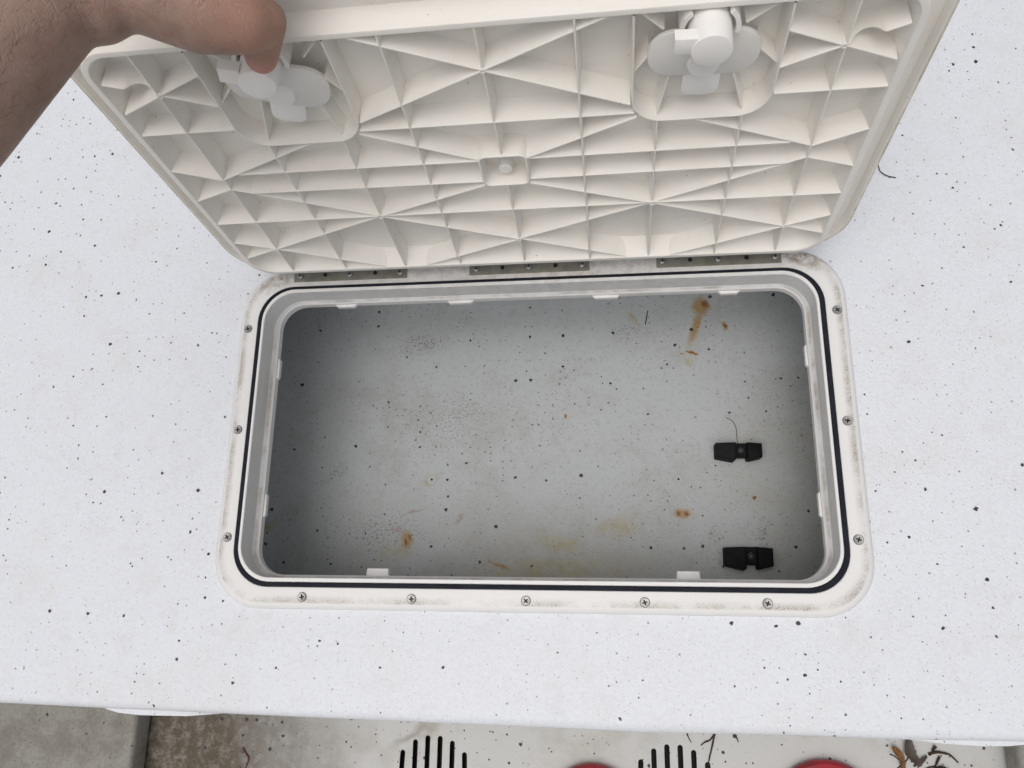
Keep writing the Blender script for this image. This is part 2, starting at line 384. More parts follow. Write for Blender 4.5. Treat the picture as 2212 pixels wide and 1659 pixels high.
# the two lens-shaped drip lips moulded under the deck edge
for pts in ([(-0.4385, 0.000), (-0.434, 0.0035), (-0.42, 0.0065), (-0.395, 0.0078), (-0.345, 0.0068), (-0.31, 0.003), (-0.295, 0.0)],
            [(0.325, 0.0), (0.345, 0.003), (0.37, 0.0055), (0.40, 0.0070), (0.425, 0.0068), (0.44, 0.005), (0.455, 0.0)]):
    def fy(x):
        for (x0, y0), (x1, y1) in zip(FRONT, FRONT[1:]):
            if x0 <= x <= x1: return y0 + (y1 - y0) * (x - x0) / (x1 - x0)
    prev = None
    for oy, z in ((0.004, -0.020), (-1, -0.023), (-1, -0.031), (0.004, -0.034)):
        row = [bm.verts.new((x, fy(x) + (oy if oy > 0 else 0.002 - b), z)) for x, b in pts]
        if prev:
            for i in range(len(row) - 1): bm.faces.new((prev[i], prev[i + 1], row[i + 1], row[i]))
        prev = row
bmesh.ops.remove_doubles(bm, verts=bm.verts[:], dist=1e-6)
deck = build("deck", bm, MD, smooth=50); tag(deck, "white speckled boat deck around the hatch", "deck", kind="structure")

FZ = -0.25
def slot_outline(x, y1, y0, w=0.0031, lean=0.0, n=5):
    pts = []
    for k in range(n + 1):
        t = R(180.0 * k / n); pts.append((x + w * math.cos(t), y1 + w * math.sin(t)))
    for k in range(n + 1):
        t = R(180 + 180.0 * k / n); pts.append((x + lean + w * math.cos(t), y0 + w * math.sin(t)))
    return pts
GR = []
for gx in (-0.1410, 0.1496):
    sl = []
    for i in range(6):
        x = gx + (i - 2.5) * 0.0155
        h = math.sqrt(max(0.0505 ** 2 - (x - gx) ** 2, 0)) - 0.002
        lean = (-0.0022, 0, 0, 0, 0, 0.0022)[i]
        top = -0.3865 + h; bot = -0.3865 - h
        sl.append((x, top, bot, lean))
    GR.append((gx, sl))
bm = bmesh.new()
loops = [[(-1.3, -1.6), (1.3, -1.6), (1.3, -0.255), (-1.3, -0.255)]]
for gx, sl in GR:
    for x, t, b, ln in sl: loops.append(slot_outline(x, t, b, lean=ln))
fill_plane(bm, loops, FZ)
cf = build("cockpit_floor", bm, MF, smooth=0); tag(cf, "dirty speckled cockpit floor below the deck edge", "floor", kind="structure")

bm = bmesh.new()
vs = [bm.verts.new(q) for q in ((-300, -300, -1.4), (300, -300, -1.4), (300, 300, -1.4), (-300, 300, -1.4))]; bm.faces.new(vs)
g = build("ground", bm, plain("gravel", (0.22, 0.21, 0.19), 0.9, 0.2, var=(0.15, 0.145, 0.13), vs=4), smooth=0); tag(g, kind="structure")

for i, (gx, sl) in enumerate(GR):
    gr = empty("drain_grille", (gx, -0.3865, FZ))
    tag(gr, ("round drain grille of black slots in the cockpit floor, beside the brown smear", "round drain grille of black slots between the two red cups")[i], "drain grille", "slotted drains in the cockpit floor")
    for x, t, b, ln in sl:
        bm = bmesh.new()
        o = [(px - gx, py + 0.3865) for px, py in slot_outline(x, t, b, lean=ln)]
        loft(bm, [[(px, py, -0.0005) for px, py in o], [(px, py, -0.018) for px, py in o]], cap1=True)
        build("slot", bm, MDARK, gr)

# side boxes of the cockpit
for sx, lab in ((-1, "grey moulded side box beside the dark dirty floor patch"), (1, "grey moulded side box beside the dead leaves")):
    t = empty("side_box", (sx * 0.8, -0.8, FZ)); tag(t, lab, "box", "boxes at both sides of the cockpit")
    bm = bmesh.new()
    x0, x1 = (-0.5, 0.285)
    if sx > 0: x0, x1 = -0.285, 0.5
    bmesh.ops.create_cube(bm, size=1.0, matrix=Matrix.Translation(((x0 + x1) / 2, 0.13, 0.02)) @ Matrix.Diagonal((x1 - x0, 0.82, 0.036, 1)))
    bmesh.ops.bevel(bm, geom=bm.edges[:], offset=0.007, segments=4, affect='EDGES', profile=0.5)
    build("top_panel", bm, MBOX, t, 60)

# ------------------------------------------------------------------ storage bin under the hatch
bm = bmesh.new()
prof = [(0.385, 0.245, -0.205, 0.05, -0.0125), (0.385, 0.245, -0.205, 0.05, -0.14)]
for k in range(1, 8):
    t = R(90 * k / 7); prof.append((0.385 - 0.06 * (1 - math.cos(t)), 0.245 - 0.06 * (1 - math.cos(t)), -0.205 + 0.06 * (1 - math.cos(t)), 0.05 , -0.14 - 0.06 * math.sin(t)))
loft(bm, rr_rings(prof), cap1=True)
bm.faces.ensure_lookup_table()
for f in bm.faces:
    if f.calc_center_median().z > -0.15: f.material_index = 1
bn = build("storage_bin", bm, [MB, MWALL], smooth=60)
tag(bn, "grey speckled fibreglass storage bin with rust stains below the open hatch", "bin")
for x, y, r in ((-0.1458, 0.1254, 0.0058), (0.1566, 0.1214, 0.0055), (-0.1458, -0.0252, 0.0066), (0.1648, -0.0265, 0.0055), (-0.1939, 0.0522, 0.0185)):
    bm = bmesh.new()
    lathe(bm, [(r, -0.0005), (r * 0.97, 0.0004), (r * 0.88, 0.0006), (r * 0.86, 0.0002)], (x, y, -0.2))
    o = build("plug", bm, MPLUG if r < 0.01 else MB, bn)
    if r < 0.01:
        bm = bmesh.new(); lathe(bm, [(0.0014, 0.0), (0.0012, 0.0012)], (x + 0.0005, y, -0.2), n=10); build("plug_pin", bm, MDARK, o)

# black clips screwed to the bin floor
def clip(loc, rot, lab, sy=1.0):
    t = empty("rod_clip", loc); t.scale = (1, sy, 1); t.rotation_euler = (0, 0, rot); tag(t, lab, "clip", "black clips screwed to the bin floor")
    bm = bmesh.new()
    prism(bm, [(-0.0275, -0.0085), (-0.006, -0.0125), (-0.0035, -0.0105), (-0.0035, 0.0095), (-0.0275, 0.0085)], 0, 0.0215, 0.0018)
    prism(bm, [(0.0095, -0.0105), (0.0125, -0.0115), (0.027, -0.008), (0.027, 0.0085), (0.0095, 0.0095)], 0, 0.0215, 0.0018)
    prism(bm, [(-0.005, -0.0072), (0.011, -0.0072), (0.011, 0.0098), (-0.005, 0.0098)], 0, 0.0125, 0.001)
    build("body", bm, MCLIP, t, 30)
    bm = bmesh.new(); lathe(bm, [(0.0036, 0.0124), (0.0034, 0.0133), (0.0020, 0.0141), (0.0008, 0.0132)], (0.003, 0.001, 0), n=16)
    build("screw", bm, plain("blackened_screw", (0.09, 0.09, 0.095), 0.4, 0.5, 0.5), t)
clip((0.2368, 0.0055, -0.2), R(-1), "black plastic clip on the bin floor with a curved brown mark above it", 1.0)
clip((0.2405, -0.1205, -0.2), R(-1), "black plastic clip on the bin floor nearest the hatch's front edge", 1.22)
bm = bmesh.new()
tube(bm, smooth_path([(0.2265, 0.050, -0.1993), (0.2335, 0.0455, -0.199), (0.2375, 0.037, -0.1985), (0.238, 0.026, -0.199), (0.2385, 0.017, -0.199)]), 0.0005)
o = build("fibre", bm, plain("tan_fibre", (0.20, 0.175, 0.13), 0.7)); tag(o, "thin curved brown fibre above the upper black clip", "fibre")
bm = bmesh.new(); tube(bm, [(0.1355, 0.196, -0.1993), (0.1335, 0.188, -0.1988), (0.1315, 0.176, -0.1993)], 0.0007)
o = build("pine_needle", bm, MHAIR); tag(o, "short straight dark needle lying on the bin floor left of the rust streak", "needle")

# ------------------------------------------------------------------ the hatch
hatch = empty("access_hatch", (0, 0, DZ))
tag(hatch, "white rectangular deck hatch standing open with its ribbed lid raised", "hatch")
HOFF = -DZ                                     # children are written in world z
def hpart(name, bm, mats, parent=hatch, smooth=35):
    o = build(name, bm, mats, parent, smooth)
    if parent is hatch: o.location = (0, 0, HOFF)
    return o
A = 0.3245
prof = [(A, 0.184, -0.184, 0.052, -0.0085), (A - 0.0002, 0.1838, -0.1838, 0.052, -0.0055), (A - 0.0018, 0.1822, -0.1822, 0.051, -0.0026),
        (A - 0.0045, 0.1795, -0.1795, 0.049, -0.0007), (A - 0.0072, 0.1768, -0.1768, 0.047, 0.0), (A - 0.0135, 0.1705, -0.1705, 0.044, 0.0),
        (A - 0.0215, 0.1630, -0.1630, 0.0400, 0.0), (A - 0.0220, 0.1625, -0.1625, 0.0395, -0.0005), (A - 0.0220, 0.1625, -0.1625, 0.0395, -0.004), (0.2960, 0.1575, -0.1575, 0.036, -0.004),
        (0.2960, 0.1575, -0.1575, 0.036, 0.0042), (0.2954, 0.1569, -0.1569, 0.0355, 0.005), (0.2934, 0.1540, -0.1540, 0.034, 0.005), (0.2928, 0.1534, -0.1534, 0.0335, 0.0043),
        (0.2931, 0.1540, -0.1540, 0.0335, -0.0222), (0.2926, 0.1535, -0.1535, 0.033, -0.0228), (0.2882, 0.1512, -0.1505, 0.0285, -0.0255), (0.2876, 0.1506, -0.1499, 0.028, -0.0263),
        (0.2876, 0.1506, -0.1499, 0.028, -0.034), (0.3045, 0.1645, -0.1645, 0.038, -0.034), (0.3050, 0.165, -0.165, 0.0385, -0.009)]
bm = bmesh.new(); loft(bm, rr_rings(prof, 12), attr=[A - q[0] for q in prof])
hpart("frame", bm, MFR)
bm = bmesh.new()
loft(bm, rr_rings([(0.3022, 0.1622, -0.1622, 0.0392, -0.0038), (0.3022, 0.1622, -0.1622, 0.0392, 0.0008), (0.3014, 0.1615, -0.1615, 0.0385, 0.0019), (0.2974, 0.1586, -0.1586, 0.0370, 0.0019), (0.2966, 0.1580, -0.1580, 0.0365, 0.0010), (0.2966, 0.1580, -0.1580, 0.0365, -0.0038)], 12))
hpart("gasket", bm, MGAS)
# tabs under the opening's edge
def tab(pts, z0, z1):
    bm = bmesh.new(); prism(bm, pts, z0, z1, 0.001); hpart("tab", bm, MFR)
for x0, x1 in ((-0.1695, -0.1450), (0.1450, 0.1685)): tab([(x0, -0.152), (x1, -0.152), (x1 - 0.001, -0.1425), (x0 + 0.001, -0.1425)], -0.0340, -0.0275)
for x0, x1 in ((-0.2275, -0.1985), (-0.097, -0.063), (0.065, 0.099), (0.200, 0.2265)): tab([(x0 + 0.005, 0.1475), (x1 - 0.005, 0.1475), (x1, 0.152), (x0, 0.152)], -0.0338, -0.0290)
for s in (-1, 1):
    for y0, y1 in ((0.062, 0.090), (-0.092, -0.063)):
        p = [(s * 0.289, y0), (s * 0.289, y1), (s * 0.2853, y1 - 0.004), (s * 0.2853, y0 + 0.004)]
        tab(p if s < 0 else p[::-1], -0.0338, -0.0285)

def screw_bm(r, flat=True):
    bm = bmesh.new()
    if flat: pr = [(r, -0.0004), (r, 0.0003), (r * 0.86, 0.0010), (r * 0.72, 0.0009), (0.0004, 0.0009)]
    else: pr = [(r, -0.0004), (r, 0.0004), (r * 0.88, 0.0014), (r * 0.6, 0.0022), (0.0004, 0.0026)]
    lathe(bm, pr, n=22)
    nf = len(bm.faces); h = 0.00125 if flat else 0.0025
    L, W = r * 0.5, r * 0.13
    for a, b in ((L, W), (W, L)):
        vs = [bm.verts.new((x, y, h + (0.0002 if a < b else 0))) for x, y in ((-a, -b), (a, -b), (a, b), (-a, b))]
        lo = [bm.verts.new((v.co.x, v.co.y, h - 0.0018)) for v in vs]
        bm.faces.new(vs)
        for i in range(4): bm.faces.new((vs[i], lo[i], lo[(i + 1) % 4], vs[(i + 1) % 4]))
    bm.faces.ensure_lookup_table()
    for f in bm.faces[nf:]: f.material_index = 1
    return bm
random.seed(4)
base = None
pos = [(s * x, y) for s in (-1, 1) for x, y in ((0.3132, 0.1141), (0.3120, -0.0003), (0.3108, -0.1136), (0.2249, -0.1721), (0.1128, -0.1726))] + [(0, -0.1727)]
for x, y in pos:
    if base is None: o = base = hpart("screw", screw_bm(0.0048), [MSTEEL, MDARK])
    else: o = base.copy(); col.objects.link(o)
    o.location = (x, y, HOFF + 0.0002); o.rotation_euler = (0, 0, random.uniform(0, 1.5))
# hinges
for cx, hw in ((-0.1995, 0.0648), (0.0003, 0.0650), (0.1995, 0.0636)):
    bm = bmesh.new(); prism(bm, [(cx - hw, 0.1677), (cx + hw, 0.1677), (cx + hw, 0.1862), (cx - hw, 0.1862)], -0.0005, 0.0016, 0.0003)
    lathe(bm, [(0.0036, -hw), (0.0036, hw)], (0, 0, 0), 12, M=Matrix.Translation((cx, 0.1885, 0.003)) @ Matrix.Rotation(R(90), 4, 'Y'))
    hg = hpart("hinge", bm, MHINGE)
    bs = None
    for k in (-1, 0, 1):
        sc_bm = screw_bm(0.0040, False); s_ = build("screw", sc_bm, [MSTEEL, MDARK], hg); s_.location = (cx + k * 0.0575, 0.1742, 0.0016)
    for k in (-0.5, 0.5):
        bm = bmesh.new(); lathe(bm, [(0.0024, 0.0), (0.0022, 0.0006)], (cx + k * 0.0575, 0.1748, 0.0016), 14); build("hole", bm, MDARK, hg)

# ------------------------------------------------------------------ the lid, in its own frame: x along the hinge, y up the lid, z out of its underside
TH = 1.46913564
LM = Matrix(((1, 0, 0, 0), (0, math.cos(TH), -math.sin(TH), 0.1684822), (0, math.sin(TH), math.cos(TH), 0.0795881 + HOFF), (0, 0, 0, 1)))
HL = 0.315
prof = [(HL - 0.006, 0.296, -0.056, 0.045, -0.0300), (HL - 0.002, 0.300, -0.060, 0.048, -0.0290), (HL, 0.302, -0.062, 0.050, -0.0260), (HL, 0.302, -0.062, 0.050, -0.0130),
        (HL - 0.0008, 0.3012, -0.0612, 0.0495, -0.0122), (HL - 0.0032, 0.2988, -0.0588, 0.048, -0.0122), (HL - 0.004, 0.298, -0.058, 0.0475, -0.0130), (HL - 0.0048, 0.2972, -0.0572, 0.047, -0.0200),
        (0.2962, 0.2712, -0.0500, 0.029, -0.0200), (0.2958, 0.2708, -0.0496, 0.0288, -0.0196), (0.2938, 0.2688, -0.0476, 0.0275, -0.0012), (0.2932, 0.2682, -0.0470, 0.027, -0.0002), (0.2922, 0.2672, -0.0460, 0.0265, 0.0001),
        (0.2884, 0.2642, -0.0425, 0.0225, 0.0001), (0.2876, 0.2634, -0.0417, 0.022, -0.0007), (0.2845, 0.2604, -0.0385, 0.020, -0.0180), (0.2820, 0.2580, -0.0360, 0.018, -0.0210)]
bm = bmesh.new(); loft(bm, rr_rings(prof, 12), cap0=True, cap1=True, attr=[(HL - q[0]) if k < 8 else 0.05 for k, q in enumerate(prof)])
lid = build("lid", bm, MLID, hatch, 40); lid.matrix_local = LM

random.seed(11)
def rib(bm, p, q, tip=0.0, notch=None, zb=-0.0215, wt=0.00075, wb=0.0016):
    p, q = Vector((*p, 0)), Vector((*q, 0)); d = (q - p); L = d.length; d.normalize(); nrm = Vector((-d.y, d.x, 0))
    tip = tip + random.uniform(-0.0006, 0.0002); zb = zb + random.uniform(-0.0005, 0.0002)
    N = 1 if not notch else 22
    rows = []
    for k in range(N + 1):
        t = k / N; c = p + d * L * t; zt = tip
        if notch:
            a, b, dep = notch
            if a < t < b: zt = tip - dep * math.sin(math.pi * ((t - a) / (b - a))) ** 0.6
        sec = [(wb * 1.9, zb), (wb * 1.15, zb + 0.0016), (wt * 1.15, zt - 0.0009), (wt * 0.55, zt), (-wt * 0.55, zt), (-wt * 1.15, zt - 0.0009), (-wb * 1.15, zb + 0.0016), (-wb * 1.9, zb)]
        rows.append([bm.verts.new(c + nrm * o + Vector((0, 0, z))) for o, z in sec])
    for a, b in zip(rows, rows[1:]):
        for i in range(7): bm.faces.new((a[i], a[i + 1], b[i + 1], b[i]))
    bm.faces.new(rows[0]); bm.faces.new(rows[-1][::-1])

RX, RT, RB = 0.2882, 0.2632, -0.0412
PXL, PXR, PB, PT = 0.1062, 0.2070, 0.1602, 0.2630
bm = bmesh.new()
def both(p, q, **k):
    rib(bm, p, q, **k); rib(bm, (-p[0], p[1]), (-q[0], q[1]), **k)
both((0.2480, RT), (0.2485, 0.118)); both((0.2485, 0.118), (0.2493, RB))
both((0.1905, RB), (0.1890, PB)); both((0.1257, RB), (0.1254, PB)); both((0.0670, RB), (0.0670, RT))
rib(bm, (0, RT), (0, 0.1290)); rib(bm, (0, 0.0904), (0, RB))
both((0.2085, 0.1805), (RX, 0.1805)); rib(bm, (-0.1078, 0.1698), (0.1078, 0.1698))
both((0.0195, 0.1235), (0.2310, 0.1242)); both((0.0195, 0.0958), (0.2325, 0.0975)); rib(bm, (-RX, 0.0515), (RX, 0.0515))
both((0, 0.2245), (0.0882, RT)); both((0, 0.2245), (0.1045, 0.1795)); both((0.110, 0.1657), (0.0192, 0.1240)); both((0.0195, 0.0903), (0.1257, 0.0508))
both((0.1257, 0.0508), (0, 0.0005)); both((0, 0.0005), (0.1030, -0.0412)); both((0.1257, 0.0508), (0.249, 0.104)); both((0.1257, 0.0508), (0.2493, 0.002))
both((0.2493, 0.002), (RX, 0.0170)); both((0.2493, 0.002), (RX, -0.0136)); both((0.2493, 0.002), (0.1470, -0.0412))
both((0.249, 0.118), (RX, 0.135)); both((0.249, 0.118), (0.1545, 0.1582)); both((0.249, 0.104), (RX, 0.0894))
both((0.2467, 0.2232), (0.2850, 0.2380), notch=(0.10, 0.60, 0.0085)); both((0.2467, 0.2232), (0.2855, 0.2066)); both((0.2467, 0.2232), (0.2072, 0.2402)); both((0.2467, 0.2232), (0.2072, 0.2069))
# stubs inside the latch pockets
for p, q in (((0.1085, 0.2625), (0.1260, 0.2450)), ((0.1064, 0.2070), (0.1180, 0.2250)), ((0.1254, 0.1602), (0.1330, 0.2080)), ((0.1888, 0.1612), (0.1750, 0.2080)), ((0.2067, 0.2066), (0.1900, 0.2240)), ((0.2007, 0.2615), (0.1800, 0.2450))):
    both(p, q, tip=-0.0045)
# latch pocket walls and the square boss, closed walls of their own outline
def wall(bm, pts, w0=0.0016, w1=0.0008, z0=-0.0215, z1=0.0004, closed=True):
    n = len(pts); P = [Vector((*q, 0)) for q in pts]
    secs = []
    for i in range(n):
        a = P[(i - 1) % n] if closed or i > 0 else P[i]; b = P[(i + 1) % n] if closed or i < n - 1 else P[i]
        d = (b - a).normalized(); nm = Vector((-d.y, d.x, 0))
        secs.append([bm.verts.new(P[i] + nm * o + Vector((0, 0, z))) for o, z in ((w0, z0), (w1, z1 - 0.0008), (w1 * 0.5, z1), (-w1 * 0.5, z1), (-w1, z1 - 0.0008), (-w0, z0))])
    for i in range(n if closed else n - 1):
        a, b = secs[i], secs[(i + 1) % n]
        for k in range(5): bm.faces.new((a[k], a[k + 1], b[k + 1], b[k]))
for s in (-1, 1):
    pts = [(PXR, PT)] + [(0.1566 + x, y) for x, y in rr(0.0504, 0.3, PB, 0.0235, 9)[20:]] + [(PXL, PT)]
    pts = [(PXL - 0.0002, PT)] + [(0.1566 + x, y) for x, y in rr(0.0504, 0.3, PB, 0.0235, 9)[20:40]] + [(PXR + 0.0002, PT)]
    wall(bm, [(s * x, y) for x, y in pts], closed=False, z1=0.0002)
wall(bm, [(x, y + 0.1097) for x, y in rr(0.0196, 0.0193, -0.0193, 0.0060, 5)], 0.0018, 0.0010, z1=0.0008)
# little round nodes where the ribs meet
for x, y in ((0, 0.2245), (0.1257, 0.0508), (-0.1257, 0.0508), (0, 0.0005), (0.2467, 0.2232), (-0.2467, 0.2232), (0.2493, 0.002), (-0.2493, 0.002)):
    r = 0.0034 if abs(abs(x) - 0.1257) < 0.01 else 0.0024
    lathe(bm, [(r * 1.5, -0.0215), (r, -0.001), (r * 0.9, 0.0006), (r * 0.5, 0.0006), (r * 0.4, -0.003)], (x, y, 0), 14)
ribs = build("rib_grid", bm, MRIB, lid, 40)
bm = bmesh.new(); lathe(bm, [(0.0066, -0.0215), (0.0058, -0.0060), (0.0052, -0.0054), (0.0012, -0.0054), (0.0010, -0.0060)], (0.0, 0.1040, 0), 22)
build("centre_pin", bm, MLATCH, lid)

# ------------------------------------------------------------------ latches
def latch(cx, rot):
    """parts in the lid's frame"""
    bm = bmesh.new()
    pc = (cx, 0.2225); C_, S_ = math.cos(rot), math.sin(rot)
    def tr(pts, c): return [(c[0] + x * C_ - y * S_, c[1] + x * S_ + y * C_) for x, y in pts]
    prism(bm, tr(rr(0.0385, 0.0195, -0.0205, 0.0180, 7), pc), -0.0070, -0.0035, 0.0012)
    lt = build("latch", bm, MPLATE, hatch); lt.matrix_local = LM
    by = 0.2478
    bm = bmesh.new(); lathe(bm, [(0.0150, -0.020), (0.0143, -0.004), (0.0138, 0.0185), (0.0132, 0.0198), (0.0120, 0.0203), (0.0004, 0.0205)], (cx + 0.0012 * (1 if cx > 0 else -1), by, 0), 40)
    build("barrel", bm, MLATCH, lt)
    o = Vector((cx + 0.0012 * (1 if cx > 0 else -1), by, 0))
    for a0, a1 in ((-14, 46), (134, 194)):                      # two spring arms beside the barrel
        bm = bmesh.new(); pts = []
        for r, rng in ((0.0200, range(a0, a1 + 1, 10)), (0.0168, range(a1, a0 - 1, -10))):
            for a in rng: pts.append((min(o.x + r * math.cos(R(a)), 9), min(o.y + r * math.sin(R(a)), 0.2628)))
        n = len(pts); h = n // 2
        vs0 = [bm.verts.new((x, y, -0.0205)) for x, y in pts]; vs1 = [bm.verts.new((x, y, 0.0012)) for x, y in pts]
        for i in range(n): bm.faces.new((vs0[i], vs0[(i + 1) % n], vs1[(i + 1) % n], vs1[i]))
        for i in range(h - 1): bm.faces.new((vs1[i], vs1[i + 1], vs1[n - 2 - i], vs1[n - 1 - i]))
        build("spring_arm", bm, MLATCH, lt)
    bm = bmesh.new()
    prism(bm, tr([(-0.0245, -0.0065), (-0.010, -0.0065), (-0.010, 0.0065), (-0.0245, 0.0065)], (o.x, o.y + 0.004)), 0.0105, 0.0192, 0.0008)
    build("locking_dog", bm, MLATCH, lt)
    bm = bmesh.new(); lathe(bm, [(0.0120, -0.0060), (0.0112, -0.0020), (0.0104, -0.0012), (0.0004, -0.0010)], (cx + 0.001 + 0.020 * S_ * 0.5, 0.2125, 0), 28); build("hub", bm, MLATCH, lt)
    bm = bmesh.new()
    prism(bm, tr(rr(0.0135, 0.012, -0.030, 0.008, 6), (cx + 0.001, 0.2095)), -0.0085, -0.0050, 0.0014); build("lever", bm, MLATCH, lt)
    return lt
latch(0.1545, R(-2)); latch(-0.1545, R(-17))

# ------------------------------------------------------------------ the hand holding the lid
def capsule(bm, a, b, ra, rb, n=14):
    a, b = Vector(a), Vector(b); pts = []
    for c, r in ((a, ra), (b, rb)):
        for i in range(n):
            ph = math.pi * (i + 0.5) / n
            for k in range(n): pts.append(c + Vector((math.sin(ph) * math.cos(2 * math.pi * k / n), math.sin(ph) * math.sin(2 * math.pi * k / n), math.cos(ph))) * r)
    vs = [bm.verts.new(q) for q in pts]
    r_ = bmesh.ops.convex_hull(bm, input=vs)
    dead = [e for e in r_["geom_interior"] if isinstance(e, bmesh.types.BMVert)] + [e for e in r_["geom_unused"] if isinstance(e, bmesh.types.BMVert)]
    if dead: bmesh.ops.delete(bm, geom=list(set(dead)), context='VERTS')

bm = bmesh.new()
WR, HE, TH_, M1, M2, IP, TIP = (-0.2197, 0.1567, 0.4394), (-0.2054, 0.1589, 0.4318), (-0.171, 0.1659, 0.4218), (-0.1525, 0.1641, 0.4105), (-0.1317, 0.1660, 0.3995), (-0.1205, 0.1709, 0.3915), (-0.1400, 0.1745, 0.3555)
FA, EL = (-0.2591, 0.0692, 0.4569), (-0.3247, -0.0765, 0.486)
def chain(*q):
    for (a, ra), (b, rb) in zip(q, q[1:]): capsule(bm, a, b, ra, rb)
chain((EL, 0.044), (FA, 0.0345), (WR, 0.0275), (HE, 0.0250), ((-0.1882, 0.1626, 0.4275), 0.0170), (TH_, 0.0240), (M1, 0.0240), (M2, 0.0205), (IP, 0.0135), (TIP, 0.0112))
KN = [(-0.1250, 0.196, 0.4230), (-0.1455, 0.201, 0.4330), (-0.1660, 0.203, 0.4390), (-0.1850, 0.200, 0.4420)]
for i, (kx, ky, kz) in enumerate(KN):
    s = (1.0, 1.08, 1.0, 0.82)[i]; sp = (0.004, 0.001, -0.002, -0.005)[i]
    capsule(bm, HE, (kx, ky, kz), 0.020, 0.0125); capsule(bm, TH_, (kx, ky, kz), 0.020, 0.0120)
    pip = (kx + sp, ky + 0.034 * s, kz - 0.004); dip = (kx + 1.6 * sp, 0.2515 + 0.003 * (i % 2), kz - 0.028 * s); tip = (kx + 2 * sp, 0.2475, kz - 0.050 * s)
    chain(((kx, ky, kz), 0.0115), (pip, 0.0098 * (0.92 if i == 3 else 1)), (dip, 0.0084 * (0.92 if i == 3 else 1)), (tip, 0.0075 * (0.92 if i == 3 else 1)))
me = bpy.data.meshes.new("tmp"); bm.to_mesh(me); bm.free()
tmp = link("tmp", me)
md = tmp.modifiers.new("r", 'REMESH'); md.mode = 'VOXEL'; md.voxel_size = 0.0022
md = tmp.modifiers.new("s", 'SMOOTH'); md.factor = 0.5; md.iterations = 9
md = tmp.modifiers.new("u", 'SUBSURF'); md.levels = 1; md.render_levels = 1
dg = bpy.context.evaluated_depsgraph_get()
pm = bpy.data.meshes.new_from_object(tmp.evaluated_get(dg)); pm.name = "person"
bpy.data.objects.remove(tmp)
pm.materials.clear(); pm.materials.append(MSKIN); pm.shade_smooth()
base_z = Vector((-0.15, 0.17, 0.36))
person = link("person", pm)
tag(person, "bare forearm and hand reaching in from the upper left to hold the lid open", "person")

# ------------------------------------------------------------------ small loose things
bm = bmesh.new(); tube(bm, smooth_path([(0.3722, 0.2810, -0.0072), (0.3732, 0.2727, -0.0072), (0.3756, 0.2687, -0.0068), (0.3808, 0.2651, -0.0070), (0.3885, 0.2630, -0.0074)]), 0.00055)
o = build("hair_strand", bm, MHAIR); tag(o, "single curved dark hair on the white deck right of the lid", "hair")

def red_cup(x, y, r, lab):
    t = empty("red_cup", (x, y, FZ)); tag(t, lab, "cup", "red cups set in the cockpit floor")
    bm = bmesh.new()
    lathe(bm, [(r * 0.97, 0.0), (r, 0.006), (r * 0.985, 0.011), (r * 0.94, 0.0145), (r * 0.88, 0.0155), (r * 0.82, 0.014), (r * 0.80, 0.010), (r * 0.78, 0.004)], n=64, cap0=False, cap1=False)
    build("rim", bm, MRED, t)
    bm = bmesh.new(); lathe(bm, [(r * 0.78, 0.004), (r * 0.76, 0.002), (r * 0.4, 0.0018), (0.001, 0.0018)], n=48, cap0=False); build("well", bm, MDARK, t)
red_cup(0.0537, -0.4190, 0.0605, "red cup at the bottom edge between the two slotted drains")
red_cup(0.3195, -0.4090, 0.0650, "red cup with a black middle close to the dead leaves")

def twig(pts, r, lab, name="twig", mat=None, cat="twig"):
    bm = bmesh.new(); P = smooth_path([(x, y, FZ + r * 0.9) for x, y in pts], 4)
    n = len(P); rads = [r * (1.0 - 0.55 * i / n) * random.uniform(0.8, 1.2) for i in range(n)]
    tube(bm, P, rads, 7); o = build(name, bm, mat or MTWIG, smooth=60); tag(o, lab, cat, "plant litter on the cockpit floor"); return o
twig([(0.1982, -0.322), (0.1945, -0.336), (0.1907, -0.3487), (0.1876, -0.362)], 0.0013, "long thin dark twig beside the slotted drain, hanging from the deck edge")
twig([(0.1985, -0.3215), (0.1925, -0.329), (0.1865, -0.3315), (0.1816, -0.3353)], 0.0012, "short dark twig branching left near the slotted drain")
twig([(0.4352, -0.3359), (0.4410, -0.3336), (0.4466, -0.3331), (0.4530, -0.334), (0.4585, -0.3357), (0.466, -0.3431)], 0.0017, "black arched twig beside the right side box")
twig([(0.4470, -0.3375), (0.4440, -0.3425), (0.4405, -0.349)], 0.0016, "short black twig standing below the arched twig")
twig([(0.4436, -0.3265), (0.4420, -0.329), (0.4394, -0.3316)], 0.0022, "stubby dark bark bit above the arched twig")
twig([(-0.3882, -0.3583), (-0.3835, -0.364), (-0.379, -0.3698), (-0.380, -0.376), (-0.3835, -0.386)], 0.0013, "reddish brown curled twig on the dirty floor left of the drains", mat=plain("red_twig", (0.10, 0.04, 0.025), 0.7))
twig([(0.2215, -0.3215), (0.2235, -0.326), (0.2251, -0.3301)], 0.0010, "tiny dark twig between the deck edge and the red cup")
twig([(0.1655, -0.3215), (0.1680, -0.328), (0.1709, -0.3329)], 0.0008, "hair-thin twig above the right-hand slotted drain")
twig([(0.4390, -0.353), (0.4480, -0.350), (0.4560, -0.352)], 0.0035, "dark clump of bark at the bottom edge below the twigs", "bark_clump", cat="bark")

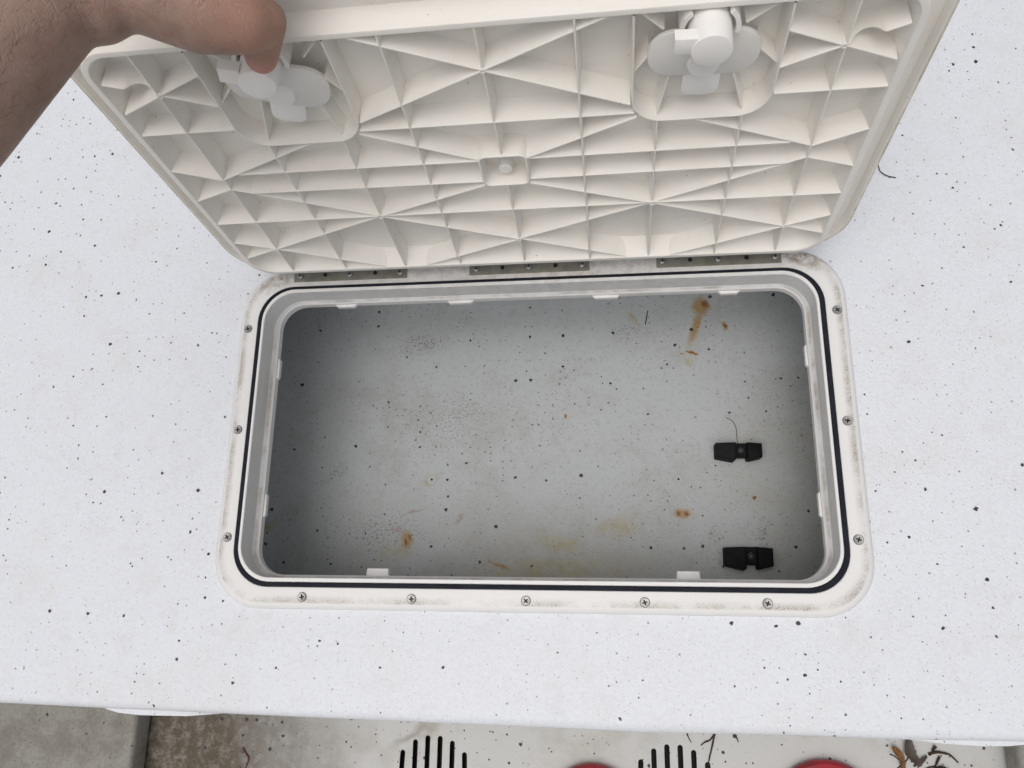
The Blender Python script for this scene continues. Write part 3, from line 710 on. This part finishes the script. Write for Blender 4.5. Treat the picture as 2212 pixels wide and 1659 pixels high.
def leaf(pts, w, lab, mat, fold=0.25, tilt=0.0):
    P = smooth_path([(x, y, FZ + 0.0015 + z) for x, y, z in pts], 4); n = len(P); bm = bmesh.new(); rows = []
    for i, q in enumerate(P):
        d = (P[min(i + 1, n - 1)] - P[max(i - 1, 0)]); d.z = 0; d.normalize(); nm = Vector((-d.y, d.x, 0)); t = i / (n - 1)
        ww = w * (math.sin(math.pi * min(1, 0.06 + t * 0.92)) ** 0.7) * random.uniform(0.85, 1.1)
        rows.append([q + nm * ww + Vector((0, 0, ww * fold)), q, q - nm * ww + Vector((0, 0, ww * fold))])
    top = [[bm.verts.new(v) for v in r] for r in rows]; bot = [[bm.verts.new(v - Vector((0, 0, 0.0005))) for v in r] for r in rows]
    for i in range(n - 1):
        for k in (0, 1):
            bm.faces.new((top[i][k], top[i][k + 1], top[i + 1][k + 1], top[i + 1][k])); bm.faces.new((bot[i][k], bot[i + 1][k], bot[i + 1][k + 1], bot[i][k + 1]))
        bm.faces.new((top[i][0], top[i + 1][0], bot[i + 1][0], bot[i][0])); bm.faces.new((top[i][2], bot[i][2], bot[i + 1][2], top[i + 1][2]))
    bm.faces.new([top[0][0], bot[0][0], bot[0][1], bot[0][2], top[0][2], top[0][1]]); bm.faces.new([top[-1][0], top[-1][1], top[-1][2], bot[-1][2], bot[-1][1], bot[-1][0]])
    o = build("leaf", bm, mat, smooth=60); tag(o, lab, "leaf", "plant litter on the cockpit floor"); return o
twig([(0.3935, -0.3370), (0.3990, -0.3395), (0.4040, -0.3440), (0.4105, -0.3465)], 0.0008, "fine dark rootlet crossing the orange brown leaf")
twig([(0.4180, -0.3490), (0.4255, -0.3440), (0.4335, -0.3395)], 0.0011, "forked black twig leaning from the wet leaf towards the arched twig")
twig([(0.4000, -0.3520), (0.4080, -0.3460), (0.4130, -0.3400), (0.4140, -0.3330)], 0.0009, "thin brown stalk rising between the two dead leaves")
twig([(0.4250, -0.3560), (0.4330, -0.3500), (0.4420, -0.3480)], 0.0013, "crooked dark twig at the bottom edge left of the bark clump")
MDL = plain("wet_dark_leaf", (0.035, 0.025, 0.018), 0.45, 0.4, var=(0.06, 0.04, 0.025), vs=200)
leaf([(0.3954, -0.3278, 0.006), (0.4000, -0.3335, 0.004), (0.4045, -0.3400, 0.002), (0.4070, -0.3620, 0.001)], 0.0038, "narrow orange brown dead leaf under the deck edge", MLEAF)
leaf([(0.4143, -0.3190, 0.004), (0.4140, -0.3300, 0.004), (0.4165, -0.3380, 0.004), (0.4260, -0.3480, 0.001)], 0.0060, "curled black wet leaf beside the orange brown leaf", MDL)
leaf([(0.4330, -0.3370, 0.001), (0.4270, -0.3425, 0.002), (0.4210, -0.3500, 0.002)], 0.0022, "thin dark leaf strip crossing the black wet leaf", MDL)

# fine dark hairs on the forearm and the back of the hand
random.seed(23)
bm = bmesh.new(); cnt = 0
polys = [p for p in pm.polygons if p.center.x < -0.19 and p.center.z < 0.52]
while cnt < 1300:
    p = random.choice(polys)
    q, nrm = Vector(p.center), Vector(p.normal)
    d = (Vector(WR) - Vector(FA)).normalized() + Vector((random.uniform(-.5, .5), random.uniform(-.5, .5), random.uniform(-.5, .5)))
    d = (d - nrm * d.dot(nrm)).normalized(); side = nrm.cross(d) * 0.00006
    L = random.uniform(0.006, 0.014)
    a, b, c = q, q + d * L * 0.5 + nrm * 0.0012, q + d * L + nrm * 0.0008 + nrm.cross(d) * random.uniform(-0.003, 0.003)
    v = [bm.verts.new(x) for x in (a - side, a + side, b + side * 0.8, b - side * 0.8, c)]
    bm.faces.new((v[0], v[1], v[2], v[3])); bm.faces.new((v[3], v[2], v[4])); cnt += 1
ah = build("arm_hair", bm, plain("body_hair", (0.07, 0.04, 0.03), 0.5), person, 0); ah["kind"] = "stuff"
